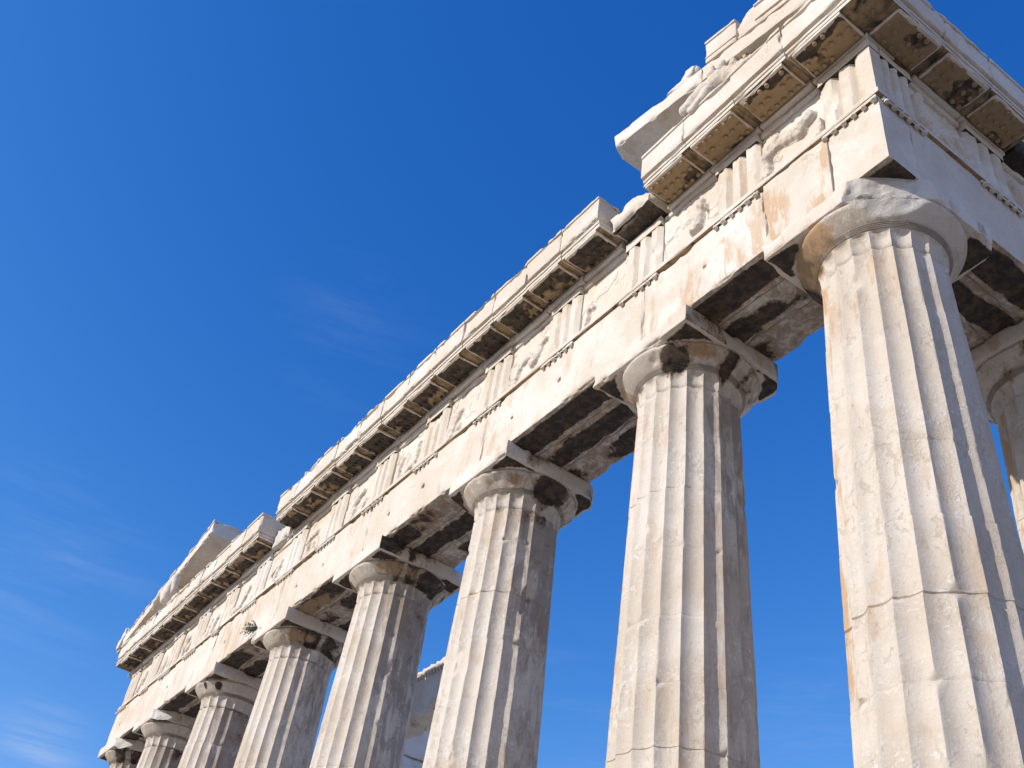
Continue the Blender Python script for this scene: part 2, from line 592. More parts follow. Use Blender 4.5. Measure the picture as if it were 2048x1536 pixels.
def make_column(x, y, seed, joints, fine, zfine, part_label=None, breakage=None, stains=(), dirty=.4, capital_dirty=.4, tans=(), strong_joints=()):
    colo = empty("column", (x, y, 0), temple)
    if part_label:
        colo['label'] = part_label
    rr = np.random.RandomState(seed + 100)
    sub = 10 if fine else 7
    ang, tt = ring_angles(sub)
    na = len(ang)
    # ---- shaft
    dz = .034 if fine else .06
    zs = list(np.arange(0, zfine, .14)) + list(np.arange(zfine, 9.53, dz)) + [9.53]
    for j in joints:
        zs += [j - .012, j - .0045, j + .0045, j + .012]
    zs = np.unique(np.round(zs, 4))
    nz = len(zs)
    Z = np.repeat(zs, na); A = np.tile(ang, nz); T = np.tile(tt, nz)
    drum = np.searchsorted(np.array(sorted(joints)), zs)
    nd = len(joints) + 1
    off = (rr.rand(nd, 2) - .5) * .006
    rot = (rr.rand(nd) - .5) * R(1.0)
    rad = (rr.rand(nd) - .5) * .008
    D = np.repeat(drum, na)
    Rz = col_radius(Z) + rad[D]
    depth = .051 * Rz / .82
    base = np.stack([Rz * np.sin(A) + x, -Rz * np.cos(A) + y, Z], 1)
    n1 = vnoise(base * np.array([4, 4, 1.7]), seed) * .5 + vnoise(base * np.array([11, 11, 6.]), seed + 1) * .32 + vnoise(base * 31, seed + 2) * .18
    wear = .0012 + .012 * np.clip((n1 - .52) / .4, 0, 1) ** 1.3
    big = fbm(base * np.array([1.6, 1.6, .9]), seed + 7, 4)
    wear += .045 * sstep(big, .73, .82)
    jd = np.full(len(Z), 9.0)
    for j in joints:
        jd = np.minimum(jd, np.abs(Z - j))
    jn = vnoise(base * np.array([5, 5, 2.]), seed + 9)
    wear += .05 * np.exp(-(jd / .05) ** 2) * sstep(jn, .70, .88)
    prof = Rz - depth * 4 * T * (1 - T)
    cap = Rz - wear
    r = np.minimum(prof, cap) - .3 * wear * sstep(big, .73, .82)
    strong = np.zeros(len(Z))
    for ji, j in enumerate(sorted(joints)):
        strong = np.where(np.abs(Z - j) < .02, 1.0 if (ji in strong_joints) else 0.0, strong)
    r = np.where(jd < .008, r - .0022 - .008 * strong, r)
    r += (fbm(base * 11, seed + 21, 3) - .5) * .004
    Ar = A + rot[D]
    V = np.stack([r * np.sin(Ar) + off[D, 0], -r * np.cos(Ar) + off[D, 1], Z], 1)
    at = np.zeros((len(V), 4))
    side = np.exp(-(angdist(A, 108) / 52) ** 2)            # the right-hand side, turned a little to the back
    top = sstep(Z, 5.5, 9.4)
    at[:, 3] = np.clip(dirty * (1.5 * side * (.55 + .6 * top) + .35 * sstep(Z, 8.4, 9.5)), 0, 1)
    at[:, 0] = np.clip(.42 * dirty * side * (.25 + .75 * top) + .22 * sstep(Z, 9.15, 9.5) * blotch(base, seed + 3, 2.2, .45), 0, 1)
    at[:, 1] = .25 * blotch(base, seed + 4, 1.4, .4)
    at[:, 2] = .26 + .16 * sstep(Z, 7.6, 9.4) * blotch(base * np.array([1, 1, .6]), seed + 6, 1.6, .5) + .75 * np.exp(-(angdist(A, -45) / 14) ** 2) * blotch(base * np.array([1, 1, .5]), seed + 5, 1.2, .6)
    for (sa, sz, wa, wz, k) in stains:
        at[:, 0] += k * np.exp(-(angdist(A, sa) / wa) ** 2 - ((Z - sz) / wz) ** 2)
    g = Geo().add(V, shell(V, nz, na), at)
    make("shaft", g, M_SHAFT, colo, sharp=32)
    # ---- capital: fluted neck, annulets, echinus
    prof_rows = []
    for z in np.linspace(9.548, 9.70, 6):
        prof_rows.append((z, .735 + .012 * (z - 9.548) / .15, 1.0))
    for k in np.linspace(0.12, 1, 8):
        z = 9.70 + .105 * k
        prof_rows.append((z, .747 + .020 * k, math.sqrt(max(0, 1 - k * k))))
    for i in range(4):
        z = 9.812 + i * .019; rr0 = .775 + i * .0095
        prof_rows += [(z, rr0 - .006, 0), (z + .004, rr0 + .011, 0), (z + .0105, rr0 + .013, 0), (z + .015, rr0 - .004, 0)]
    for k in np.linspace(0, 1, 10):
        z = 9.892 + (10.075 - 9.892) * k
        prof_rows.append((z, .812 + (1.003 - .812) * (k ** .88), 0))
    for k in np.linspace(.15, 1, 7):
        a = k * math.pi / 2
        prof_rows.append((10.075 + .057 * math.sin(a), 1.003 + .012 * math.sin(a * 2) - .03 * (1 - math.cos(a)), 0))
    zc = np.array([p[0] for p in prof_rows]); rc = np.array([p[1] for p in prof_rows]); fc = np.array([p[2] for p in prof_rows])
    nzc = len(zc)
    Z = np.repeat(zc, na); A = np.tile(ang, nzc); T = np.tile(tt, nzc)
    Rz = np.repeat(rc, na); Fk = np.repeat(fc, na)
    base = np.stack([Rz * np.sin(A) + x, -Rz * np.cos(A) + y, Z], 1)
    r = Rz - .052 * 4 * T * (1 - T) * Fk
    n1 = vnoise(base * 5, seed + 40) * .6 + vnoise(base * 17, seed + 41) * .4
    r -= .02 * np.clip((n1 - .55) / .4, 0, 1) * np.where(Fk > 0, 1, .35)
    r -= .018 * np.exp(-((Z - 9.548) / .012) ** 2)
    bigc = fbm(base * 1.9, seed + 47, 4)
    r -= .045 * sstep(bigc, .66, .8) * (Z > 9.88)
    V = np.stack([r * np.sin(A), -r * np.cos(A), Z], 1)
    at = np.zeros((len(V), 4))
    at[:, 3] = np.clip(.9 * capital_dirty * sstep(angdist(A, 100), 130, 30) + .8 * (np.abs(Z - 9.848) < .04), 0, 1)
    ech = (Z > 9.80)
    strk = fbm(np.stack([A * 3.2 + seed, Z * .9, Z * 0 + seed * 3.1], 1), seed + 50, 4)
    sidew = .35 + .65 * np.exp(-(angdist(A, 100) / 60) ** 2) + .5 * np.exp(-(angdist(A, -75) / 24) ** 2)
    at[:, 0] = np.where(ech, capital_dirty * sidew * sstep(strk, .42, .60) * 1.1, capital_dirty * .35 * sstep(strk, .45, .65))
    at[:, 1] = np.where(ech, .38 * sstep(fbm(np.stack([A * 2.3 + seed * 2, Z * .8, Z * 0], 1), seed + 52, 3), .42, .6), .3)
    at[:, 2] = np.where(ech, .5 * sstep(strk, .5, .7) + .9 * np.exp(-(angdist(A, -52) / 16) ** 2), .25)
    for (sa, sz, wa, wz, k) in stains:
        q = k * np.exp(-(angdist(A, sa) / wa) ** 2 - ((Z - sz) / wz) ** 2 - 2.6 * (fbm(np.stack([A * 9, Z * 3.5, Z * 0 + seed], 1), seed + 77, 4) - .5))
        at[:, 0] += q; at[:, 1] -= q
    for (sa, sz, wa, wz, k) in tans:
        q = k * np.exp(-(angdist(A, sa) / wa) ** 2 - ((Z - sz) / wz) ** 2 - 2.0 * (fbm(np.stack([A * 7, Z * 2.0, Z * 0 + seed], 1), seed + 78, 4) - .5))
        at[:, 0] += .30 * q; at[:, 1] += .6 * q; at[:, 2] += 1.6 * q
    if breakage == 'corner':
        V1, hit = cut(V, BRK[0], BRK[1], .085, 2.6, seed)
        V1, _h = cut(V1, BRK[0], BRK[1], .03, 8.0, seed + 3)
        hit = hit | _h
        kk = sstep(V[:, 2], 9.87, 9.97)[:, None]
        V = V * (1 - kk) + V1 * kk
        hit = hit & (V[:, 2] > 9.9)
        at[hit] = (0, 0, .05, 0)
    else:
        hit = None
    g = Geo().add(V, shell(V, nzc, na), np.clip(at, 0, 1.4))
    make("capital", g, M_SHAFT, colo, sharp=32, mat2=M_BROKEN, mask2=hit)
    # ---- abacus
    h = 1.028
    lo, hi = (-h, -h, 10.134), (h, h, 10.4285)
    Vs, F, V0 = stone(np.array(lo) + (x, y, 0), np.array(hi) + (x, y, 0), .032 if breakage == 'corner' else .045 if fine else .06, chip=.05, w=.06, thr=.5, seed=seed + 60, rnd=.006)
    V = Vs - (x, y, 0); V0 = V0 - (x, y, 0)
    at = np.zeros((len(V), 3))
    bot = V0[:, 2] < lo[2] + 1e-6
    rad_ = np.hypot(V0[:, 0], V0[:, 1])
    at[bot, 0] = np.clip(.95 * sstep(rad_[bot] + .22 * (fbm(V0[bot] * 3 + seed, seed + 93, 4) - .5), .99, 1.08) * sstep(np.minimum(h - np.abs(V0[bot, 0]), h - np.abs(V0[bot, 1])) - .10 * fbm(V0[bot] * 4 + seed, seed + 94, 3), .0, .05), 0, 1)
    right = V0[:, 0] > h - 1e-6
    at[right, 0] = capital_dirty * 1.1 * sstep(fbm(np.stack([V0[right, 1] * 2.2 + seed, V0[right, 2] * .7, V0[right, 0]], 1), seed + 66, 4), .46, .64)
    at[right, 1] = .5 * blotch(V0[right] + seed, seed + 67, 2.0, .45)
    at[:, 2] = .45 * blotch(V0 + seed, seed + 68, 1.3, .5)
    br = rr.rand(3)
    hit = None
    V, _h = cut(V, np.array([1, 1, 0]) * (.885 + .06 * br[0]) + (0, 0, 10.3), (1, 1, .12 * (br[1] - .5)), .05, 4, seed + 70)
    if breakage == 'corner':
        V, hit = cut(V, BRK[0], BRK[1], .10, 2.4, seed)
        V, _h = cut(V, BRK[0], BRK[1], .035, 8.0, seed + 3)
        hit = hit | _h
        V, _h = fracture(V, np.asarray(BRK[0]) + (.09, -.09, 0), BRK[1], seed)
        hit = hit | _h
        at[hit] = (0, 0, .05)
    elif breakage == 'left':
        V, hit = cut(V, (-.80, -.95, 10.2), (-1, -.35, 0), .03, 4, seed)
    elif breakage == 'bevel':
        V, hit = cut(V, (.80, -.82, 10.3), (1, -.8, .5), .05, 4, seed)
        at[hit] = (.1, 0, 0)
    g = Geo().add(V, F, at)
    make("abacus", g, M_WALL, colo, mat2=M_BROKEN, mask2=hit)
    return colo


J0 = [.9, 1.8, 2.7, 3.55, 4.4, 5.25, 6.1, 6.95, 7.85, 8.7]
cols = [
    dict(label="corner column whose capital has lost its front corner", joints=[.85, 1.7, 2.55, 3.35, 4.14, 4.94, 5.75, 6.65, 7.6, 8.55], fine=True, zf=3.5, br='corner', dirty=.10, cd=.22, sj=(5,), st=[(-84, 9.97, 16, .2, 1.1)], tan=[(-38, 9.98, 32, .16, 2.1)]),
    dict(label="column with a black stain on the front of its capital", joints=[.8, 1.7, 2.6, 3.5, 4.38, 5.12, 5.95, 6.9, 7.8, 8.7], fine=True, zf=3.2, br=None, dirty=.42, cd=.40, st=[(31, 9.93, 12, .13, 1.3), (84, 9.95, 10, .2, .9)], sj=(4,), tan=[(60, 10.02, 16, .09, .7)]),
    dict(label="column with a grey patched joint below its capital", joints=[.9, 1.8, 2.7, 3.6, 4.45, 5.35, 6.15, 7.1, 7.93, 8.9], fine=True, zf=3.4, br='left', dirty=.55, cd=.42, st=[(92, 9.95, 16, .18, 1.2)], sj=(8,), tan=[(66, 9.98, 26, .12, .8), (-60, 9.9, 14, .12, .8)]),
    dict(label="column with an orange and black streaked capital", joints=J0, fine=False, zf=3.6, br=None, dirty=.6, cd=.75, tan=[(-48, 9.95, 18, .15, 1.1), (50, 10.0, 30, .12, .8)]),
    dict(label="column with a green plant beside its capital", joints=[j + .2 for j in J0[:-1]], fine=False, zf=4, br=None, dirty=.35, cd=.6, tan=[(-46, 9.95, 12, .15, 1.0), (64, 9.98, 24, .12, .9)]),
    dict(label="column with two dark oval patches on its pale capital", joints=[j - .1 for j in J0], fine=False, zf=4.4, br=None, dirty=.7, cd=.12, st=[(18, 10.02, 5, .07, 1.2), (44, 10.0, 5, .08, 1.3)]),
    dict(label="column with a bevelled broken capital and dark neck", joints=[j + .1 for j in J0[:-1]], fine=False, zf=5, br='bevel', dirty=.8, cd=.3),
    dict(label="farthest front column, with a blackened capital", joints=J0, fine=False, zf=6, br='bevel', dirty=.6, cd=.95),
]
for i, (x, c) in enumerate(zip(CX, cols)):
    make_column(x, 0, 7 + i * 13, c['joints'], c['fine'], c['zf'], c['label'], c['br'], c.get('st', ()), c['dirty'], c['cd'], c.get('tan', ()), c.get('sj', (5,)))
make_column(0, 3.457, 301, J0, False, 4.5, "stained second column along the shaded side", None, (), .9, .7)
make_column(0, 7.805, 317, [j + .15 for j in J0[:-1]], False, 6, "third column along the shaded side", None, (), .6, .5)

# ------------------------------------------------------------------ architrave
def regula(xc, w, face=-FA):
    g = Geo()
    V, F, _ = stone((xc - w / 2, face - .044, ZT - .175), (xc + w / 2, face + .02, ZT - .105), .06, chip=.015, w=.03, seed=int(abs(xc) * 37) % 997)
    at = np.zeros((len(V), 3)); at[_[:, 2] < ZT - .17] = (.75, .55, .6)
    g.add(V, F, at)
    for k in range(6):
        if rng_.random() < .06:
            continue
        px = xc + (k - 2.5) * (w - .085) / 5
        n = 14
        a = np.arange(n) * 2 * np.pi / n
        rows = [(ZT - .172, .036), (ZT - .196, .044), (ZT - .214, .043), (ZT - .221, .034), (ZT - .224, .0006)]
        sc = 1 - .18 * rng_.random()
        P = np.vstack([np.stack([px + r * sc * np.cos(a), face - .040 + r * sc * np.sin(a), np.full(n, z)], 1) for z, r in rows])
        g.add(P[:, :], shell(P, len(rows), n)[:, ::-1])
    return g


def dent(V, p, rad=.05, d=.05):
    q = np.linalg.norm((V - p) * (1, .2, 1), axis=1)
    W = V.copy()
    W[:, 1] += d * np.exp(-(q / rad) ** 2)
    return W


def architrave_bay(x0, x1, seed, flank=False, front_splits=None, label=None, patina=.35):
    """Three beams side by side from column axis to column axis; the front one carries the taenia."""
    made = []
    splits = front_splits or [(x0, x1, 0.0, patina)]
    for si, (a, b, proud, pat) in enumerate(splits):
        g = Geo()
        lo = np.array((a + .002, -FA - proud, ZA)); hi = np.array((b - .002, -.37, ZT - .107))
        V, F, V0 = stone(lo, hi, (.055, .055, .055), chip=.012 if (x1 == FA and si == len(splits) - 1 and not flank) or (flank and x1 > 0) else .045, w=.055, thr=.5, seed=seed + si * 3, rough=.004, rnd=.001 if (flank and x1 > 0) or (x1 == FA and si == 2) else .005)
        at = np.zeros((len(V), 3))
        bot = V0[:, 2] < lo[2] + 1e-6
        ed = edge_in(V0, (a - .6, lo[1], 0), (b + .6, hi[1], 0), (0, 1))
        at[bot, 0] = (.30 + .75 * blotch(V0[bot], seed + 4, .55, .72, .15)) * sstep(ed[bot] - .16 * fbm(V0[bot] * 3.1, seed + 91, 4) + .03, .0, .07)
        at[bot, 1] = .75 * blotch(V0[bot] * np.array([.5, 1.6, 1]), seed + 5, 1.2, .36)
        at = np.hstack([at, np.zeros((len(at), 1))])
        at[bot, 3] = .62; at[bot, 2] = .7  # brown soffit tint, partly shade painted in against strong bounce light
        frt = V0[:, 1] < lo[1] + 1e-6
        at[frt, 2] = pat * (.35 + .9 * blotch(V0[frt] * np.array([1, 1, .6]), seed + 6, .8, .5))
        mid = (a + b) / 2
        if b - a > 2 and not flank:
            for hx, hz in ((mid + .05, ZA + .62), (mid - 1.3, ZA + .60)):
                V = np.where(frt[:, None], dent(V, np.array((hx, -FA, hz)), .05, .05), V)
                qd = np.hypot(V0[:, 0] - hx, V0[:, 2] - hz)
                at[frt, 0] += 1.1 * np.exp(-(qd[frt] / .05) ** 2)
        g.add(V, F, at)
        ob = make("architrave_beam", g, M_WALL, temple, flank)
        if label and si == 0:
            ob['label'] = label
        made.append(ob)
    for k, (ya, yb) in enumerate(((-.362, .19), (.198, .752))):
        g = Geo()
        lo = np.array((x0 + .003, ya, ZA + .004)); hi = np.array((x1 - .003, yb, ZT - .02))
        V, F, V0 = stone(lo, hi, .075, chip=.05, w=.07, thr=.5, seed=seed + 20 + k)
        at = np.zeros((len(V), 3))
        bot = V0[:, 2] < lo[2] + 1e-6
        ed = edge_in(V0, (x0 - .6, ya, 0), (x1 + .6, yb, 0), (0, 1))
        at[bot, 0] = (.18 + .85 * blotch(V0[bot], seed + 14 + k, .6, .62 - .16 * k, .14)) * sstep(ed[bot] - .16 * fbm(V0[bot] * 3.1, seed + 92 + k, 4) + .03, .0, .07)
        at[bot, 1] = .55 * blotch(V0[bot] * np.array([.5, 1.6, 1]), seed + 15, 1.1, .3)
        at = np.hstack([at, np.zeros((len(at), 1))]); at[bot, 3] = .62; at[bot, 2] = .7  # inner soffits too: brown tint plus shade put into the colour
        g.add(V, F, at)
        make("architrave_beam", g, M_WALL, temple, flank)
    return made


def taenia(x0, x1, parent, flank=False, seed=0):
    g = Geo()
    V, F, V0 = stone((x0, -FA - .05, ZT - .104), (x1, -.42, ZT - .003), (.05, .12, .05), chip=.025, w=.04, thr=.5, seed=seed)
    at = np.zeros((len(V), 3)); at[:, 2] = .25
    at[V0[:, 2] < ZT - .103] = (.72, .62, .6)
    g.add(V, F, at)
    return make("taenia", g, M_WALL, parent, flank)


bays = []
for i in range(7):
    x1 = FA if i == 0 else CX[i]
    x0 = CX[i + 1] if i < 6 else CX[7] - FA
    if i == 0:
        obs = architrave_bay(x0, x1, 200, front_splits=[(x0, -.98, 0, .48), (-.978, .14, .022, .66), (.142, FA, 0, .12)], label="front beam beside the corner, stained orange")
    else:
        obs = architrave_bay(x0, x1, 200 + i * 31, patina=.28 + .25 * (i % 3 == 1) + .12 * (i > 4))
    bays.append((x0, x1, obs))
    taenia(x0 + .002, x1 + (.05 if i == 0 else -.002), obs[0], seed=400 + i)
for j, c in enumerate(TC):
    par = next((obs[0] for x0, x1, obs in bays if x0 <= c <= x1), bays[-1][2][0])
    if j == 10:
        g = regula(c - .13, TW * .5)
    else:
        g = regula(c, TW if j else TW)
    make("regula", g, M_WALL, par)
# flank
fb = []
for k, (x0, x1) in enumerate(((-3.457, .3715), (-7.805, -3.457))):
    obs = architrave_bay(x0, x1, 900 + k * 40, flank=True, patina=.12)
    taenia(x0 + .002, .948 if k == 0 else x1 - .002, obs[0], True, 950 + k)
    fb.append((x0, x1, obs))
for c in FTC:
    w = TW if c < 0 else TW - .06
    make("regula", regula(c - (0 if c < 0 else .03), w), M_WALL, fb[0 if c > -3.46 else 1][2][0], True)

# ------------------------------------------------------------------ frieze
def triglyph(xc, w, seed, corner=False, x1=None, full_right=True):
    """Three shanks parted by V grooves; triangular pockets close the grooves at the top."""
    x0 = xc - w / 2
    g_, r_, hgl = .145, (w - .145 * 2 - .18) / 3, .09
    pts = [(0, .065), (hgl, 0), (hgl + r_, 0), (hgl + r_ + g_ / 2, .078), (hgl + r_ + g_, 0), (hgl + 2 * r_ + g_, 0),
           (hgl + 2 * r_ + 1.5 * g_, .078), (hgl + 2 * r_ + 2 * g_, 0), (hgl + 3 * r_ + 2 * g_, 0), (w, 0 if corner else .065)]
    xs, ds = [], []
    for (a, da), (b, db) in zip(pts[:-1], pts[1:]):
        n = 3
        for t in np.arange(n) / n:
            xs.append(a + (b - a) * t); ds.append(da + (db - da) * t)
    xs.append(w); ds.append(pts[-1][1])
    xs = np.array(xs) + x0; ds = np.array(ds)
    zt = ZF - .20
    zs = np.unique(np.concatenate([np.linspace(ZT, zt, 18), [ZT + .02, zt - .02]]))
    nx, nz = len(xs), len(zs)
    X = np.tile(xs, nz); Dp = np.tile(ds, nz); Z = np.repeat(zs, nx)
    P = np.stack([X, -FA + Dp, Z], 1)
    n1 = vnoise(P * np.array([6, 6, 2.5]), seed) * .6 + vnoise(P * 19, seed + 1) * .4
    P[:, 1] = np.maximum(P[:, 1], -FA + .026 * np.clip((n1 - .5) / .4, 0, 1) + .05 * sstep(fbm(P * 2.2, seed + 3, 3), .66, .8))
    g = Geo()
    idx = np.arange(nx * nz).reshape(nz, nx)
    q = np.stack([idx[:-1, :-1], idx[:-1, 1:], idx[1:, 1:], idx[1:, :-1]], -1).reshape(-1, 4)
    # sides, back and caps
    nb = len(P)
    B = P.copy(); B[:, 1] = -.735
    V = np.vstack([P, B])
    F = [q, (q + nb)[:, ::-1]]
    F.append(np.stack([idx[:-1, 0], idx[1:, 0], idx[1:, 0] + nb, idx[:-1, 0] + nb], -1))
    F.append(np.stack([idx[:-1, -1], idx[:-1, -1] + nb, idx[1:, -1] + nb, idx[1:, -1]], -1))
    F.append(np.stack([idx[0, :-1], idx[0, :-1] + nb, idx[0, 1:] + nb, idx[0, 1:]], -1))
    F.append(np.stack([idx[-1, :-1], idx[-1, 1:], idx[-1, 1:] + nb, idx[-1, :-1] + nb], -1))
    at = np.zeros((len(V), 3)); at[:, 2] = .3
    g.add(V, np.vstack(F), at)
    xr = x0 + w + (.008 if corner else 0)
    V, F, V0 = stone((x0 - .004, -FA - .008, zt + .001), (xr, -.735, ZF), .05, chip=.03, w=.05, thr=.5, seed=seed + 9)
    at = np.zeros((len(V), 3)); at[:, 2] = .25
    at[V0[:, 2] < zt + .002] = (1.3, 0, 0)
    g.add(V, F, at)
    return g


def capsule(P, a, b, r):
    a = np.array(a); b = np.array(b)
    d = b - a
    t = np.clip(((P - a) @ d) / max(1e-9, d @ d), 0, 1)
    return np.linalg.norm(P - a - t[:, None] * d, axis=1) - r


def metope(x0, x1, seed, shapes, rough=.03, cover=.5, amp=False):
    """The slab between two triglyphs, and its battered relief standing proud of it."""
    g = Geo()
    V, F, V0 = stone((x0, -FA + .10, ZT), (x1, -.735, ZF - .125), .07, chip=.01, w=.04, seed=seed)
    g.add(V, F)
    V, F, V0 = stone((x0, -FA + .045, ZF - .124), (x1, -.735, ZF - .002), .05, chip=.025, w=.05, thr=.5, seed=seed + 1)
    at = np.zeros((len(V), 3)); at[:, 2] = .3
    g.add(V, F, at)
    W, H = x1 - x0, ZF - .125 - ZT
    nx, nz = 104, 98
    U, Wv = np.meshgrid(np.linspace(.01, .99, nx), np.linspace(.0, .985, nz), indexing='xy')
    P2 = np.stack([U.ravel() * W, Wv.ravel() * H], 1)
    w3 = np.stack([P2[:, 0] + x0, P2[:, 1] * 0 + seed, P2[:, 1]], 1)
    d = np.full(len(P2), 9.)
    for (ax, az, bx, bz, r) in shapes:
        dd = capsule(P2, (ax * W, az * H), (bx * W, bz * H), r)
        k = .05
        hh = np.clip(.5 + .5 * (d - dd) / k, 0, 1)
        d = d * (1 - hh) + dd * hh - k * hh * (1 - hh)
    d = d + (fbm(w3 * 7, seed + 3, 4) - .5) * .09
    hgt = sstep(-d, -.008, .028) * (.085 + rough * 2.6 * (fbm(w3 * 6, seed + 4, 4) - .35)) + sstep(-d, .02, .10) * .03
    hgt += sstep(fbm(w3 * 2.4, seed + 8, 3), 1 - cover, 1 - cover + .06) * .022 * (.4 + fbm(w3 * 12, seed + 5, 3))
    ridge = 1 - 2 * np.abs(fbm(w3 * 5.5, seed + 12, 4) - .5)
    hgt = hgt * (1.0 if amp else .62) * (.86 + .2 * sstep(ridge, .72, .98)) - .008 * vnoise(w3 * 24, seed + 6) * (hgt > .004)
    V = np.stack([P2[:, 0] + x0, -FA + .094 - hgt, P2[:, 1] + ZT + .003], 1)
    idx = np.arange(nx * nz).reshape(nz, nx)
    q = np.stack([idx[:-1, :-1], idx[:-1, 1:], idx[1:, 1:], idx[1:, :-1]], -1).reshape(-1, 4)
    keep = (hgt[q].max(1) > .001)
    B = V.copy(); B[:, 1] = -FA + .112
    nb = len(V)
    q2 = q[keep]
    ed = np.concatenate([q2[:, [0, 1]], q2[:, [1, 2]], q2[:, [2, 3]], q2[:, [3, 0]]])
    key = ed.min(1) * nb + ed.max(1)
    u, first, cnt = np.unique(key, return_index=True, return_counts=True)
    rim = ed[first[cnt == 1]]
    wall = np.stack([rim[:, 1], rim[:, 0], rim[:, 0] + nb, rim[:, 1] + nb], -1)
    Fa = np.vstack([q2, (q2 + nb)[:, ::-1], wall])
    used, inv = np.unique(Fa, return_inverse=True)
    r_ = Geo().add(np.vstack([V, B])[used], inv.reshape(Fa.shape), (0, 0, .15))
    return g, r_


SHAPES = [
    [(.06, .05, .12, .62, .10), (.12, .60, .30, .68, .10), (.30, .62, .62, .52, .13), (.62, .50, .80, .62, .10), (.92, .05, .97, .3, .06)],
    [(.66, .30, .72, .58, .075), (.72, .60, .74, .72, .05), (.58, .22, .66, .34, .06), (.80, .34, .82, .6, .022)],
    [(.12, .12, .2, .5, .05), (.2, .5, .28, .42, .04)],
    [(.10, .05, .16, .5, .14), (.2, .45, .6, .55, .10), (.62, .3, .78, .62, .13), (.9, .58, .92, .62, .03)],
    [(.1, .1, .18, .5, .16), (.2, .4, .35, .6, .08), (.35, .05, .36, .3, .05)],
    [(.4, .15, .62, .25, .07), (.2, .05, .3, .6, .06), (.75, .3, .8, .7, .05)],
    [(.3, .1, .42, .5, .10), (.5, .5, .62, .62, .08), (.7, .08, .8, .35, .06)],
    [(.15, .5, .5, .62, .09), (.5, .3, .55, .1, .06), (.25, .1, .3, .4, .05)],
    [(.5, .2, .64, .6, .08), (.3, .4, .5, .5, .06)],
    [(.2, .2, .45, .25, .12), (.5, .3, .75, .6, .09)],
    [(.2, .1, .3, .6, .12), (.5, .1, .6, .5, .12), (.3, .6, .7, .55, .08)],
    [(.25, .1, .45, .62, .13), (.55, .3, .8, .4, .09)],
    [(.3, .1, .5, .6, .12), (.6, .15, .7, .5, .07)],
    [(.3, .2, .45, .6, .10), (.6, .4, .65, .7, .06)],
]
METS = []
for j, c in enumerate(TC):
    o = make("triglyph", triglyph(c, TW if j < 14 else TW, 500 + j * 7, corner=(j == 0)), M_WALL, temple, sharp=25)
    if j:
        x1 = TC[j - 1] - TW / 2 - .001; x0 = c + TW / 2 + .001
        g, r_ = metope(x0, x1, 600 + j * 11, SHAPES[j - 1], cover=.62 if j in (4, 5, 9, 10) else .40, amp=j < 3)
        o = make("metope", g, M_WALL, temple)
        if j == 1:
            o['label'] = "metope with the worn relief of a horse and rider"
        if j == 2:
            o['label'] = "metope with one small torso left on it"
        make("relief", r_, M_CARVE, o, sharp=60)
for j, c in enumerate(FTC):
    if j == 0:
        g = triglyph(c - .118, TW - .237, 780, corner=False)
        make("triglyph", g, M_WALL, temple, True, sharp=25)
    else:
        make("triglyph", triglyph(c, TW, 780 + j * 7), M_WALL, temple, True, sharp=25)
        x1 = FTC[j - 1] - TW / 2 - .001; x0 = c + TW / 2 + .001
        g, r_ = metope(x0, x1, 820 + j * 11, [[(.88, .3, .93, .75, .08), (.72, .08, .9, .35, .09), (.45, .12, .7, .3, .13), (.2, .15, .45, .35, .14), (.1, .1, .2, .5, .1)], SHAPES[3], SHAPES[6]][j - 1], amp=True, rough=.05)
        o = make("metope", g, M_WALL, temple, True)
        make("relief", r_, M_CARVE, o, True, sharp=60)

for (x0, x1) in [(b[0], b[1]) for b in bays]:
    g = Geo()
    V, F, _ = stone((x0 + .003, -.733, ZT + .001), (min(x1, .73) - .003, .70, ZF + .02), .3, chip=.03, seed=3)
    make("frieze_backer", g.add(V, F), M_WALL, temple)
for (x0, x1) in ((-3.457, -.702), (-7.805, -3.457)):
    g = Geo()
    V, F, _ = stone((x0 + .003, -.733, ZT + .001), (x1 - .003, .70, ZF + .02), .3, chip=.03, seed=4)
    make("frieze_backer", g.add(V, F), M_WALL, temple, True)

# ------------------------------------------------------------------ cornice
def lift(x):
    return .10 * float(np.clip((1.0 - x) / 7.0, 0, 1))


G0 = -FA - .583


